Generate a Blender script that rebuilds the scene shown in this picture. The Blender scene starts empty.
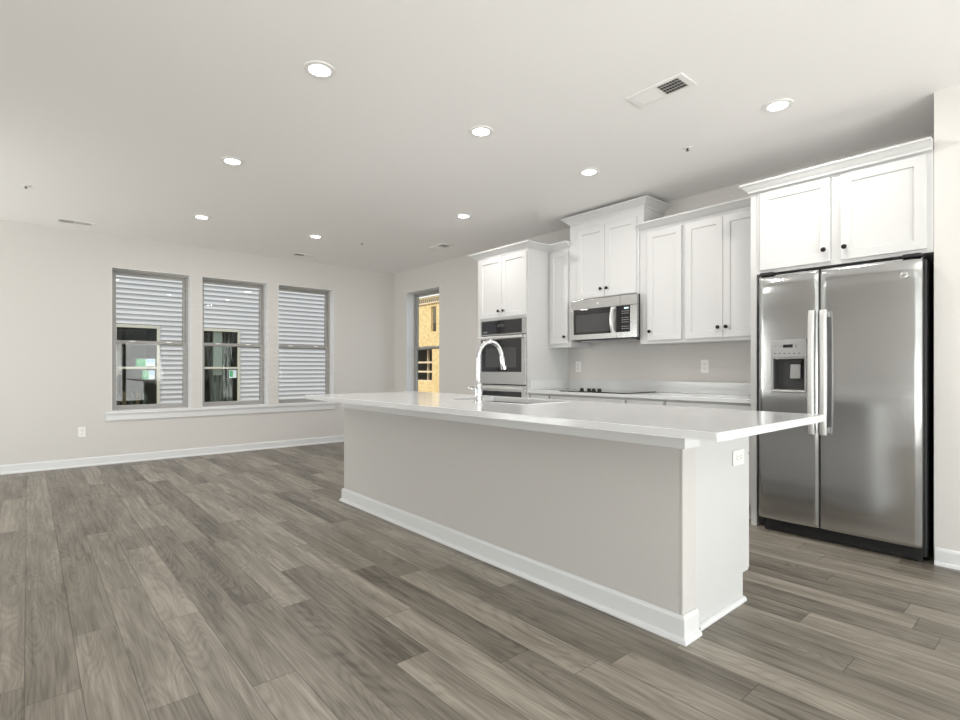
import bpy, bmesh, math, random
from mathutils import Vector, Matrix
random.seed(7)
S = bpy.context.scene
COL = S.collection
PI = math.pi

# ------------------------------------------------------------------ camera
cd = bpy.data.cameras.new('camera'); cam = bpy.data.objects.new('camera', cd); COL.objects.link(cam)
cam.location = (7.485, -4.5716, 1.1061)
cam.rotation_euler = (PI/2, 0, PI/2 - 0.7095)
cd.sensor_width = 36; cd.lens = 526.49/960*36; cd.shift_y = 9.29/960; cd.clip_start = 0.05; cd.clip_end = 300
S.camera = cam

# ------------------------------------------------------------------ view, world, sun, fill lamps
S.view_settings.view_transform = 'Standard'; S.view_settings.look = 'None'
S.view_settings.gamma = 1; S.view_settings.use_curve_mapping = False
S.view_settings.exposure = 0.04
w = bpy.data.worlds.new('sky'); S.world = w; w.use_nodes = True
wn = w.node_tree; wn.nodes.clear()
wo = wn.nodes.new('ShaderNodeOutputWorld'); wb = wn.nodes.new('ShaderNodeBackground'); sk = wn.nodes.new('ShaderNodeTexSky')
sk.sky_type = 'NISHITA'; sk.sun_disc = False; sk.sun_elevation = math.radians(48); sk.sun_rotation = math.radians(180); sk.air_density = 1.0; sk.dust_density = 2.0
wb.inputs['Strength'].default_value = 0.30
hz = wn.nodes.new('ShaderNodeMix'); hz.data_type = 'RGBA'; hz.inputs[0].default_value = .65; hz.inputs[7].default_value = (4.6, 4.75, 5.0, 1)   # bright hazy overcast
wn.links.new(sk.outputs[0], hz.inputs[6]); wn.links.new(hz.outputs[2], wb.inputs[0]); wn.links.new(wb.outputs[0], wo.inputs[0])
sd = bpy.data.lights.new('sun', 'SUN'); sun = bpy.data.objects.new('sun', sd); COL.objects.link(sun)
sd.energy = 2.6; sd.angle = math.radians(1); sd.color = (1, .95, .87)
sun.rotation_euler = (math.radians(42), 0, math.radians(20))      # shines from behind the house onto the sheathed building
CAN_ENERGY = 8.0
def fill_lamp(name, loc, rot, sx, sy, e, col=(1, .975, .965), spread=180):
    d = bpy.data.lights.new(name, 'AREA'); d.shape = 'RECTANGLE'; d.size = sx; d.size_y = sy; d.energy = e; d.color = col; d.spread = math.radians(spread)
    o = bpy.data.objects.new(name, d); COL.objects.link(o); o.location = loc; o.rotation_euler = rot; return o
# area lamps added outside unseen openings, tilted up to brighten ceiling and walls
fill_lamp('daylight_east', (11.6, -3.6, 1.0), (0, PI/2+math.radians(36), 0), 2.4, 4.6, 410)  # strong light from the right, tilted up for the ceiling
fill_lamp('daylight_front', (8.6, -8.2, .8), (PI/2+math.radians(58), 0, 0), 3.2, 2.2, 215, spread=125)
fill_lamp('daylight_front_side', (1.6, -8.2, 1.0), (PI/2+math.radians(28), 0, math.radians(-14)), 2.4, 2.2, 170)

# ------------------------------------------------------------------ helpers
def wloc(o):
    v = Vector((0, 0, 0))
    while o is not None: v += o.location; o = o.parent
    return v
def obj(name, bm, mat, parent=None, bevel=0, seg=2, smooth=False, kind=None, origin=None):
    if bevel:
        bmesh.ops.remove_doubles(bm, verts=bm.verts, dist=1e-6)
        ed = [e for e in bm.edges if len(e.link_faces) == 2 and e.calc_face_angle(0) > .5]
        bmesh.ops.bevel(bm, geom=ed, offset=bevel, segments=seg, profile=.5, affect='EDGES', clamp_overlap=True)
    bmesh.ops.recalc_face_normals(bm, faces=bm.faces)
    if smooth:
        for f in bm.faces: f.smooth = True
        for e in bm.edges:
            if len(e.link_faces) == 2 and e.calc_face_angle(0) > math.radians(38): e.smooth = False
    if parent is not None: off = wloc(parent)
    elif origin is not None: off = Vector(origin)
    elif kind == 'structure': off = Vector((0, 0, 0))
    else:
        xs = [v.co.x for v in bm.verts]; ys = [v.co.y for v in bm.verts]; zs = [v.co.z for v in bm.verts]
        off = Vector(((min(xs)+max(xs))/2, (min(ys)+max(ys))/2, min(zs)))
    bmesh.ops.translate(bm, verts=bm.verts, vec=-off)
    me = bpy.data.meshes.new(name); bm.to_mesh(me); bm.free()
    me.materials.append(mat)
    o = bpy.data.objects.new(name, me); COL.objects.link(o)
    if parent is not None: o.parent = parent
    else: o.location = off
    if kind: o['kind'] = kind
    return o
def tag(o, label, cat, group=None):
    o['label'] = label; o['category'] = cat
    if group: o['group'] = group
    return o
def thing(name, label, cat, loc, group=None):
    o = bpy.data.objects.new(name, None); COL.objects.link(o); o.location = loc; o.empty_display_size = .1
    return tag(o, label, cat, group)
def dup(root, loc, label, rz=0):
    r = root.copy(); COL.objects.link(r); r.location = loc; r['label'] = label; r.rotation_euler = (0, 0, rz)
    for ch in list(root.children):
        c = ch.copy(); COL.objects.link(c); c.parent = r
        for g in list(ch.children):
            d = g.copy(); COL.objects.link(d); d.parent = c
    return r
ID = Matrix.Identity(4)
def box(bm, x0, x1, y0, y1, z0, z1, M=ID):
    if x0 > x1: x0, x1 = x1, x0
    if y0 > y1: y0, y1 = y1, y0
    if z0 > z1: z0, z1 = z1, z0
    v = [bm.verts.new(M @ Vector(p)) for p in ((x0,y0,z0),(x1,y0,z0),(x1,y1,z0),(x0,y1,z0),(x0,y0,z1),(x1,y0,z1),(x1,y1,z1),(x0,y1,z1))]
    for f in ((0,3,2,1),(4,5,6,7),(0,1,5,4),(1,2,6,5),(2,3,7,6),(3,0,4,7)): bm.faces.new([v[i] for i in f])
def B(*bs, M=ID):
    bm = bmesh.new()
    for b in bs: box(bm, *b, M=M)
    return bm
def prism(bm, pts, axis, a0, a1):
    """pts: 2D outline; extruded along axis ('x': pts=(y,z), 'y': pts=(x,z), 'z': pts=(x,y))"""
    def P(p, a): return {'x': (a, p[0], p[1]), 'y': (p[0], a, p[1]), 'z': (p[0], p[1], a)}[axis]
    A = [bm.verts.new(P(p, a0)) for p in pts]; C = [bm.verts.new(P(p, a1)) for p in pts]
    n = len(pts)
    bm.faces.new(A); bm.faces.new(C[::-1])
    for i in range(n): bm.faces.new((A[i], C[i], C[(i+1) % n], A[(i+1) % n]))
def lathe(bm, prof, M=ID, n=24, cap=True):
    """prof: (r, h) along local Z"""
    rings = []
    for r, h in prof:
        rings.append([bm.verts.new(M @ Vector((r*math.cos(2*PI*i/n), r*math.sin(2*PI*i/n), h))) for i in range(n)])
    for a, b in zip(rings, rings[1:]):
        for i in range(n): bm.faces.new((a[i], a[(i+1) % n], b[(i+1) % n], b[i]))
    if cap:
        bm.faces.new(rings[0][::-1]); bm.faces.new(rings[-1])
def tube(bm, pts, rads, n=16):
    pts = [Vector(p) for p in pts]; rings = []
    if not isinstance(rads, (list, tuple)): rads = [rads]*len(pts)
    up = None
    for i, p in enumerate(pts):
        t = (pts[min(i+1, len(pts)-1)] - pts[max(i-1, 0)]).normalized()
        if up is None: up = t.orthogonal().normalized()
        up = (up - t*up.dot(t)).normalized(); s = t.cross(up)
        rings.append([bm.verts.new(p + rads[i]*(math.cos(2*PI*k/n)*up + math.sin(2*PI*k/n)*s)) for k in range(n)])
    for a, b in zip(rings, rings[1:]):
        for i in range(n): bm.faces.new((a[i], a[(i+1) % n], b[(i+1) % n], b[i]))
    bm.faces.new(rings[0][::-1]); bm.faces.new(rings[-1])
def sweep(bm, path, prof, side=1):
    """moulding: prof (d, z) swept along an open XY path; d measured to the right (side=1) of the walking direction"""
    n = len(path); P = [Vector(p) for p in path]; rows = []
    for i in range(n):
        ns = []
        if i > 0: t = (P[i]-P[i-1]).normalized(); ns.append(Vector((t.y, -t.x))*side)
        if i < n-1: t = (P[i+1]-P[i]).normalized(); ns.append(Vector((t.y, -t.x))*side)
        m = ns[0] if len(ns) == 1 else (ns[0]+ns[1])/(1+ns[0].dot(ns[1]))
        rows.append([bm.verts.new((P[i].x+m.x*d, P[i].y+m.y*d, z)) for d, z in prof])
    k = len(prof)
    for a, b in zip(rows, rows[1:]):
        for i in range(k): bm.faces.new((a[i], a[(i+1) % k], b[(i+1) % k], b[i]))
    bm.faces.new(rows[0]); bm.faces.new(rows[-1][::-1])

# ------------------------------------------------------------------ materials
def new_mat(name):
    m = bpy.data.materials.new(name); m.use_nodes = True; nt = m.node_tree
    b = nt.nodes['Principled BSDF']; return m, nt, b
def plain(name, col, rough=.5, metal=0, bump=0, bscale=40, var=0, emit=None, coat=0, stretch=(1,1,1), aniso=0, spec=None):
    m, nt, b = new_mat(name)
    b.inputs['Base Color'].default_value = (*col, 1); b.inputs['Roughness'].default_value = rough; b.inputs['Metallic'].default_value = metal
    if coat: b.inputs['Coat Weight'].default_value = coat; b.inputs['Coat Roughness'].default_value = .05
    if spec is not None: b.inputs['Specular IOR Level'].default_value = spec
    if aniso: b.inputs['Anisotropic'].default_value = aniso
    if emit: b.inputs['Emission Color'].default_value = (*emit[:3], 1); b.inputs['Emission Strength'].default_value = emit[3]
    tc = nt.nodes.new('ShaderNodeNewGeometry'); mp = nt.nodes.new('ShaderNodeMapping'); mp.inputs['Scale'].default_value = stretch
    nt.links.new(tc.outputs['Position'], mp.inputs[0])
    nz = nt.nodes.new('ShaderNodeTexNoise'); nz.inputs['Scale'].default_value = bscale; nz.inputs['Detail'].default_value = 4
    nt.links.new(mp.outputs[0], nz.inputs['Vector'])
    if bump:
        bp = nt.nodes.new('ShaderNodeBump'); bp.inputs['Strength'].default_value = bump; bp.inputs['Distance'].default_value = .002
        nt.links.new(nz.outputs['Fac'], bp.inputs['Height']); nt.links.new(bp.outputs[0], b.inputs['Normal'])
    if var:
        mx = nt.nodes.new('ShaderNodeMix'); mx.data_type = 'RGBA'; mx.inputs[6].default_value = (*[c*(1-var) for c in col], 1); mx.inputs[7].default_value = (*[min(1, c*(1+var)) for c in col], 1)
        nt.links.new(nz.outputs['Fac'], mx.inputs[0]); nt.links.new(mx.outputs[2], b.inputs['Base Color'])
    return m
M_wall = plain('wall_paint', (.66, .64, .618), .85, bump=.08, bscale=160, var=.012)
M_kwall = plain('knee_wall_paint', (.57, .552, .532), .85, bump=.08, bscale=160, var=.012)
M_ceil = plain('ceiling_paint', (.90, .885, .875), .9, bump=.06, bscale=160, var=.01)
M_trim = plain('trim_paint', (.73, .735, .74), .35, bump=.03, bscale=30)
M_cab = plain('cabinet_paint', (.61, .61, .607), .38, bump=.02, bscale=30, var=.006)
M_cabin = plain('cabinet_shadow_panel', (.80, .80, .79), .5)  # even off-white for the island cabinet box
M_quartz = plain('white_quartz', (.67, .675, .68), .12, var=.025, bscale=5, spec=.5)
M_black = plain('black_plastic', (.012, .012, .013), .45)
M_knob = plain('black_bronze', (.01, .009, .008), .35, metal=.5)
M_gloss = plain('black_glass', (.012, .012, .014), .04, coat=.4)
M_mwwin = plain('microwave_mesh_glass', (.06, .06, .062), .12)
M_chrome = plain('chrome', (.82, .83, .84), .07, metal=1)
M_lamp = plain('lamp_lens', (1, 1, 1), .5, emit=(1, .965, .9, 14))
M_plate = plain('white_plastic', (.85, .84, .82), .35)
M_slot = plain('dark_slot', (.05, .045, .04), .6)
M_vinyl = plain('window_vinyl', (.36, .35, .335), .45)  # grey put into pale vinyl to show it backlit
M_dark = plain('duct_interior', (.06, .055, .05), .8)
M_grey = plain('grey_marks', (.42, .42, .43), .5)
M_disp = plain('blue_white_display', (.3, .4, .4), .4, emit=(.7, .9, .9, 1.2))

def steel(name, col, rough, wav=.012, wscale=(.9, .9, 2.2)):
    m, nt, b = new_mat(name); L = nt.links
    b.inputs['Metallic'].default_value = 1; b.inputs['Anisotropic'].default_value = .5
    g = nt.nodes.new('ShaderNodeNewGeometry')
    mp = nt.nodes.new('ShaderNodeMapping'); mp.inputs['Scale'].default_value = (1.2, 1.2, 420)
    L.new(g.outputs['Position'], mp.inputs[0])
    n1 = nt.nodes.new('ShaderNodeTexNoise'); n1.inputs['Scale'].default_value = 1; n1.inputs['Detail'].default_value = 3; L.new(mp.outputs[0], n1.inputs['Vector'])
    mp2 = nt.nodes.new('ShaderNodeMapping'); mp2.inputs['Scale'].default_value = wscale; L.new(g.outputs['Position'], mp2.inputs[0])
    n2 = nt.nodes.new('ShaderNodeTexNoise'); n2.inputs['Scale'].default_value = 1.6; n2.inputs['Detail'].default_value = 1; L.new(mp2.outputs[0], n2.inputs['Vector'])
    mx = nt.nodes.new('ShaderNodeMix'); mx.data_type = 'RGBA'
    mx.inputs[6].default_value = (*[c*.93 for c in col], 1); mx.inputs[7].default_value = (*[c*1.06 for c in col], 1)
    L.new(n1.outputs['Fac'], mx.inputs[0]); L.new(mx.outputs[2], b.inputs['Base Color'])
    mr = nt.nodes.new('ShaderNodeMapRange'); mr.inputs[3].default_value = rough*.8; mr.inputs[4].default_value = rough*1.2
    L.new(n1.outputs['Fac'], mr.inputs[0]); L.new(mr.outputs[0], b.inputs['Roughness'])
    b1 = nt.nodes.new('ShaderNodeBump'); b1.inputs['Strength'].default_value = 1; b1.inputs['Distance'].default_value = wav
    L.new(n2.outputs['Fac'], b1.inputs['Height'])
    b2 = nt.nodes.new('ShaderNodeBump'); b2.inputs['Strength'].default_value = .12; b2.inputs['Distance'].default_value = .0004
    L.new(n1.outputs['Fac'], b2.inputs['Height']); L.new(b1.outputs[0], b2.inputs['Normal']); L.new(b2.outputs[0], b.inputs['Normal'])
    tg = nt.nodes.new('ShaderNodeTangent'); tg.direction_type = 'RADIAL'; tg.axis = 'Z'; L.new(tg.outputs[0], b.inputs['Tangent'])
    return m
M_steel = steel('brushed_steel', (.56, .565, .57), .16, wav=.005)
M_steel2 = steel('oven_steel', (.56, .56, .56), .22, wav=.002)
M_handle = plain('satin_handle', (.80, .80, .79), .32, metal=1)
M_fhandle = plain('satin_door_handle', (.62, .62, .61), .38, metal=.55)
M_panel = plain('grey_control_panel', (.36, .36, .36), .35, metal=.4)
M_sink = plain('sink_steel', (.16, .155, .15), .35, metal=1)  # steel darkened to stand for shade inside the basin

def glass(name, tint=(.96, .98, .97), refl=.9):
    m = bpy.data.materials.new(name); m.use_nodes = True; nt = m.node_tree; nt.nodes.clear(); L = nt.links
    o = nt.nodes.new('ShaderNodeOutputMaterial'); mx = nt.nodes.new('ShaderNodeMixShader'); t = nt.nodes.new('ShaderNodeBsdfTransparent'); g = nt.nodes.new('ShaderNodeBsdfGlossy'); f = nt.nodes.new('ShaderNodeFresnel')
    f.inputs[0].default_value = 1.5; t.inputs[0].default_value = (*tint, 1); g.inputs['Roughness'].default_value = .01; g.inputs[0].default_value = (refl, refl, refl, 1)
    ge = nt.nodes.new('ShaderNodeNewGeometry'); bk = nt.nodes.new('ShaderNodeMath'); bk.operation = 'SUBTRACT'; bk.inputs[0].default_value = 1; L.new(ge.outputs['Backfacing'], bk.inputs[1]); mu = nt.nodes.new('ShaderNodeMath'); mu.operation = 'MULTIPLY'; L.new(bk.outputs[0], mu.inputs[0]); L.new(f.outputs[0], mu.inputs[1]); L.new(mu.outputs[0], mx.inputs[0]); L.new(t.outputs[0], mx.inputs[1]); L.new(g.outputs[0], mx.inputs[2]); L.new(mx.outputs[0], o.inputs[0]); return m
M_glass = glass('window_glass', refl=.6)
M_nglass = glass('neighbor_glass', (.8, .82, .78), .3)

def floor_mat():
    m, nt, b = new_mat('vinyl_plank'); L = nt.links; N = nt.nodes
    def mth(op, a, c=None):
        n = N.new('ShaderNodeMath'); n.operation = op
        for i, v in enumerate((a, c)):
            if v is None: continue
            if isinstance(v, (int, float)): n.inputs[i].default_value = v
            else: L.new(v, n.inputs[i])
        return n.outputs[0]
    def comb(x, y, z=0.0):
        n = N.new('ShaderNodeCombineXYZ')
        for i, v in enumerate((x, y, z)):
            if isinstance(v, (int, float)): n.inputs[i].default_value = v
            else: L.new(v, n.inputs[i])
        return n.outputs[0]
    g = N.new('ShaderNodeNewGeometry'); sp = N.new('ShaderNodeSeparateXYZ'); L.new(g.outputs['Position'], sp.inputs[0])
    W, LEN = .151, 1.19
    v = mth('DIVIDE', mth('ADD', sp.outputs[1], 4.43+.151*40), W); row = mth('FLOOR', v); fv = mth('SUBTRACT', v, row)
    wn1 = N.new('ShaderNodeTexWhiteNoise'); wn1.noise_dimensions = '1D'; L.new(row, wn1.inputs['W'])
    u = mth('DIVIDE', mth('ADD', sp.outputs[0], mth('MULTIPLY', wn1.outputs['Value'], LEN*7)), LEN); colm = mth('FLOOR', u); fu = mth('SUBTRACT', u, colm)
    wn2 = N.new('ShaderNodeTexWhiteNoise'); wn2.noise_dimensions = '2D'; L.new(comb(row, colm), wn2.inputs['Vector'])
    rs = N.new('ShaderNodeSeparateXYZ'); L.new(wn2.outputs['Color'], rs.inputs[0])
    ox = mth('MULTIPLY', rs.outputs[1], 83.0); oy = mth('MULTIPLY', rs.outputs[2], 57.0)
    # broad tone patches along the board
    n0 = N.new('ShaderNodeTexNoise'); n0.inputs['Scale'].default_value = 1; n0.inputs['Detail'].default_value = 2
    L.new(comb(mth('ADD', mth('MULTIPLY', sp.outputs[0], 1.3), ox), mth('ADD', mth('MULTIPLY', sp.outputs[1], 9), oy)), n0.inputs['Vector'])
    # cathedral rings: contour lines of a stretched noise
    n1 = N.new('ShaderNodeTexNoise'); n1.inputs['Scale'].default_value = 1; n1.inputs['Detail'].default_value = 1.5; n1.inputs['Distortion'].default_value = .3
    L.new(comb(mth('ADD', mth('MULTIPLY', sp.outputs[0], .95), oy), mth('ADD', mth('MULTIPLY', sp.outputs[1], 6.5), ox)), n1.inputs['Vector'])
    rings = mth('ABSOLUTE', mth('SINE', mth('MULTIPLY', n1.outputs['Fac'], 62.0)))
    # fine grain
    n2 = N.new('ShaderNodeTexNoise'); n2.inputs['Scale'].default_value = 1; n2.inputs['Detail'].default_value = 6; n2.inputs['Roughness'].default_value = .72
    L.new(comb(mth('ADD', mth('MULTIPLY', sp.outputs[0], 3.5), ox), mth('ADD', mth('MULTIPLY', sp.outputs[1], 130), oy)), n2.inputs['Vector'])
    n3 = N.new('ShaderNodeTexNoise'); n3.inputs['Scale'].default_value = 1; n3.inputs['Detail'].default_value = 4
    L.new(comb(mth('ADD', mth('MULTIPLY', sp.outputs[0], 2.0), ox), mth('ADD', mth('MULTIPLY', sp.outputs[1], 38), oy)), n3.inputs['Vector'])
    t = mth('ADD', mth('MULTIPLY', rs.outputs[0], .33), mth('MULTIPLY', n0.outputs['Fac'], .70))
    t = mth('ADD', t, mth('MULTIPLY', mth('SUBTRACT', rings, .6), .13))
    t = mth('ADD', t, mth('MULTIPLY', mth('SUBTRACT', n2.outputs['Fac'], .5), .85))
    t = mth('ADD', t, mth('MULTIPLY', mth('SUBTRACT', n3.outputs['Fac'], .5), .65))
    cr = N.new('ShaderNodeValToRGB'); L.new(t, cr.inputs[0])
    e = cr.color_ramp.elements; e[0].position = .18; e[0].color = (.070, .059, .045, 1); e[1].position = .84; e[1].color = (.34, .305, .255, 1)
    k = cr.color_ramp.elements.new(.38); k.color = (.150, .131, .105, 1)
    k = cr.color_ramp.elements.new(.60); k.color = (.222, .197, .161, 1)
    # seams
    ev = mth('MULTIPLY', mth('MINIMUM', fv, mth('SUBTRACT', 1.0, fv)), W)
    eu = mth('MULTIPLY', mth('MINIMUM', fu, mth('SUBTRACT', 1.0, fu)), LEN)
    ed = mth('MINIMUM', ev, eu)
    mr = N.new('ShaderNodeMapRange'); mr.inputs[1].default_value = .0006; mr.inputs[2].default_value = .0026; mr.inputs[3].default_value = .45; mr.inputs[4].default_value = 1; L.new(ed, mr.inputs[0])
    mx = N.new('ShaderNodeMix'); mx.data_type = 'RGBA'; mx.blend_type = 'MULTIPLY'; mx.inputs[0].default_value = 1
    L.new(cr.outputs[0], mx.inputs[6]); L.new(mr.outputs[0], mx.inputs[7]); L.new(mx.outputs[2], b.inputs['Base Color'])
    b.inputs['Roughness'].default_value = .42
    bp = N.new('ShaderNodeBump'); bp.inputs['Strength'].default_value = .35; bp.inputs['Distance'].default_value = .0012
    L.new(mth('MULTIPLY', mr.outputs[0], mth('ADD', .8, mth('MULTIPLY', n2.outputs['Fac'], .2))), bp.inputs['Height']); L.new(bp.outputs[0], b.inputs['Normal'])
    return m
M_floor = floor_mat()

def osb_mat():
    m, nt, b = new_mat('strand_board'); L = nt.links; N = nt.nodes
    g = N.new('ShaderNodeNewGeometry'); vo = N.new('ShaderNodeTexVoronoi'); vo.inputs['Scale'].default_value = 14; L.new(g.outputs['Position'], vo.inputs['Vector'])
    cr = N.new('ShaderNodeValToRGB'); L.new(vo.outputs['Color'], cr.inputs[0])
    cr.color_ramp.elements[0].color = (.62, .42, .17, 1); cr.color_ramp.elements[1].color = (.85, .66, .34, 1)
    L.new(cr.outputs[0], b.inputs['Base Color']); b.inputs['Roughness'].default_value = .8; return m
M_osb = osb_mat()
M_siding = plain('vinyl_siding', (.57, .552, .54), .55, bump=.1, bscale=30, stretch=(1, .3, 6))
M_nframe = plain('beige_window_frame', (.56, .53, .43), .5)
M_nint = plain('neighbor_interior', (.24, .21, .155), .9, var=.5, bscale=5)
M_cloth = plain('plastic_sheeting', (.42, .45, .44), .4, var=.3, bscale=9)
M_paper = plain('white_paper', (.75, .80, .80), .7)
M_green = plain('green_print', (.08, .42, .16), .6)
M_blue = plain('pale_blue_print', (.45, .62, .72), .6)
M_lumber = plain('lumber', (.72, .58, .38), .8, var=.1, bscale=6)
M_ground = plain('bare_ground', (.30, .26, .21), .95, var=.25, bscale=3)
M_white = plain('white_wrap', (.8, .8, .78), .7)

# ------------------------------------------------------------------ room shell
H = 2.68
XE, YF = 10.5, -7.0
obj('floor', B((-.22, XE+.15, YF-.15, .22, -.12, 0)), M_floor, kind='structure')
obj('ceiling', B((-.22, XE+.15, YF-.15, .22, H, H+.15)), M_ceil, kind='structure')
WIN = [(-3.832, -2.993), (-2.872, -2.032), (-1.897, -1.057)]; WB, WT = .61, 2.308
def wall_mesh(a0, a1, openings, mk):
    """wall along one axis with openings (lo, hi, z0, z1); mk(a0,a1,z0,z1)->box args"""
    bm = bmesh.new(); a = a0
    for lo, hi, z0, z1 in openings:
        box(bm, *mk(a, lo, 0, H)); box(bm, *mk(lo, hi, 0, z0)) if z0 > 0 else None; box(bm, *mk(lo, hi, z1, H)); a = hi
    box(bm, *mk(a, a1, 0, H)); return bm
obj('wall_left', wall_mesh(YF, 0, [(a, b, WB, WT) for a, b in WIN], lambda a, b, z0, z1: (-.22, 0, a, b, z0, z1)), M_wall, kind='structure')
W4 = (.365, 1.251)
obj('wall_back', wall_mesh(-.22, XE, [(W4[0], W4[1], WB, 2.325)], lambda a, b, z0, z1: (a, b, 0, .22, z0, z1)), M_wall, kind='structure')
obj('wall_right', B((6.895, XE, -.66, 0, 0, H)), M_wall, kind='structure')
obj('wall_east', wall_mesh(YF, -.66, [(-5.9, -1.3, .12, 2.38)], lambda a, b, z0, z1: (XE, XE+.15, a, b, z0, z1)), M_wall, kind='structure')
obj('wall_front', wall_mesh(-.15, XE+.15, [(.4, 2.6, .12, 2.38), (7.0, 10.1, .12, 2.38)], lambda a, b, z0, z1: (a, b, YF-.15, YF, z0, z1)), M_wall, kind='structure')

BASE = [(0, 0), (.026, 0), (.026, .008), (.022, .018), (.013, .022), (.013, .084), (.010, .092), (.004, .098), (0, .098)]
def base(name, path, side=1):
    bm = bmesh.new(); sweep(bm, path, BASE, side); return obj(name, bm, M_trim, kind='structure')
base('baseboard_left', [(0, YF+.03), (0, 0)], 1)
base('baseboard_back', [(.026, 0), (2.868, 0)], 1)
base('baseboard_right', [(6.90, -.66), (XE-.03, -.66)], 1)

# windows
def window(n, M, w_, z0, z1, wide_jamb=.035, extras=None):
    """local frame: x across the opening 0..w_, y depth (0 = room side wall face, + outward), z up"""
    f = bmesh.new(); d0, d1 = .135, .20; t = .03
    for b in ((0, t, d0, d1, z0, z1), (w_-t, w_, d0, d1, z0, z1), (t, w_-t, d0, d1, z0, z0+t), (t, w_-t, d0, d1, z1-t, z1)): box(f, *b, M=M)
    fr = obj('window_%d' % n, f, M_vinyl, kind='structure', bevel=.003)
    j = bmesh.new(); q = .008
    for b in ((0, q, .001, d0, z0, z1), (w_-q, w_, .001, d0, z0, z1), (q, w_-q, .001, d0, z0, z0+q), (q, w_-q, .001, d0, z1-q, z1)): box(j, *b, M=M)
    obj('jamb', j, M_trim, fr)  # trim-white liner added so the drywall reveal looks daylit
    mid = z0 + (z1-z0)*.485
    def sash(y0, y1, a, b, nm):
        s = bmesh.new(); q = .034
        for bb in ((t, t+q, y0, y1, a, b), (w_-t-q, w_-t, y0, y1, a, b), (t+q, w_-t-q, y0, y1, a, a+q), (t+q, w_-t-q, y0, y1, b-q, b)): box(s, *bb, M=M)
        so = obj(nm, s, M_vinyl, fr, bevel=.004)
        g = bmesh.new(); box(g, t+q, w_-t-q, (y0+y1)/2-.002, (y0+y1)/2+.002, a+q, b-q, M=M); obj('glass_pane', g, M_glass, so)
        return so
    sash(.168, .192, mid-.02, z1-t, 'upper_sash')
    lo = sash(.140, .164, z0+t, mid+.02, 'lower_sash')
    lk = bmesh.new()
    for fx in (.27, .73): box(lk, w_*fx-.03, w_*fx+.03, .126, .14, mid+.006, mid+.02, M=M)
    obj('sash_lock', lk, M_plate, lo, bevel=.002)
    return fr
for i, (a, b) in enumerate(WIN):
    # room side is +x: local x -> world y, local y(outward) -> -x
    M = Matrix(((0, -1, 0, 0), (1, 0, 0, a), (0, 0, 1, 0), (0, 0, 0, 1)))
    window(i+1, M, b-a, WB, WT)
M = Matrix(((1, 0, 0, W4[0]), (0, 1, 0, 0), (0, 0, 1, 0), (0, 0, 0, 1)))
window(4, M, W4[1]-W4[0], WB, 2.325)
# unseen glazing behind the camera; front ones added to admit fill light
def unseen_window(n, fixed, a0, a1, axis):
    bm = bmesh.new(); k = 4
    for i in range(k+1):
        c = a0+(a1-a0)*i/k; c0, c1 = max(a0, c-.04), min(a1, c+.04)
        box(bm, *((fixed, fixed+.06, c0, c1, .12, 2.38) if axis == 'y' else (c0, c1, fixed, fixed+.06, .12, 2.38)))
    for z0, z1 in ((.12, .19), (2.31, 2.38)):
        box(bm, *((fixed, fixed+.06, a0, a1, z0, z1) if axis == 'y' else (a0, a1, fixed, fixed+.06, z0, z1)))
    fr = obj('window_%d' % n, bm, M_vinyl, kind='structure')
    g = B((fixed+.028, fixed+.032, a0+.01, a1-.01, .13, 2.37)) if axis == 'y' else B((a0+.01, a1-.01, fixed+.028, fixed+.032, .13, 2.37))
    obj('glass_pane', g, M_glass, fr)
unseen_window(5, XE+.03, -5.9, -1.3, 'y'); unseen_window(6, YF-.10, 7.0, 10.1, 'x'); unseen_window(7, YF-.10, .4, 2.6, 'x')

# sill shelf and apron under the three windows
bm = B((0, .032, -3.895, -1.03, .578, .602)); box(bm, -.072, .0, *WIN[0], .585, .6095); box(bm, -.072, .0, *WIN[1], .585, .6095); box(bm, -.072, .0, *WIN[2], .585, .6095)
bm.free(); bm = B((0.0005, .036, -3.897, -1.03, .582, .606), (.0005, .018, -3.885, -1.045, .505, .582))
obj('trim_1', bm, M_trim, kind='structure', bevel=.003)

# ------------------------------------------------------------------ cabinets
def shaker(x0, x1, z0, z1, yf, th=.02, rail=.058, rec=.009):
    bm = bmesh.new(); yb = yf+th
    box(bm, x0+rail-.002, x1-rail+.002, yf+rec, yb, z0+rail-.002, z1-rail+.002)
    # frame as one ring with a small inner bevel
    o = [(x0, z0), (x1, z0), (x1, z1), (x0, z1)]
    def ring(d, y): return [bm.verts.new((x+(d if i in (0, 3) else -d), y, z+(d if i in (0, 1) else -d))) for i, (x, z) in enumerate(o)]
    r = [ring(0, yb), ring(0, yf+.0015), ring(.0015, yf), ring(rail-.004, yf), ring(rail, yf+rec), ring(rail, yb)]
    for a, b_ in zip(r, r[1:]+r[:1]):
        for i in range(4): bm.faces.new((a[i], a[(i+1) % 4], b_[(i+1) % 4], b_[i]))
    return bm
def knob(x, z, yf, parent):
    M = Matrix.Translation((x, yf, z)) @ Matrix.Rotation(PI/2, 4, 'X')
    bm = bmesh.new(); lathe(bm, [(.007, 0), (.006, .012), (.013, .017), (.0155, .022), (.0145, .026), (.008, .029), (.002, .030)], M, 20)
    return obj('knob', bm, M_knob, parent, smooth=True)
def cab_box(x0, x1, yb, yf, z0, z1, toe=False):
    """hollow looking carcass: sides, back, bottom, top and a face frame in one mesh"""
    bm = bmesh.new()
    if toe:
        box(bm, x0, x1, yf, yb, .11, z1); box(bm, x0, x1, yf+.07, yb, 0, .11)
    else: box(bm, x0, x1, yf, yb, z0, z1)
    return bm
def door(x0, x1, z0, z1, yf, parent, kx=None, kz=None, name='door'):
    d = obj(name, shaker(x0, x1, z0, z1, yf), M_cab, parent)
    if kx is not None: knob(kx, kz, yf, d)
    return d
G = .001
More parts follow.
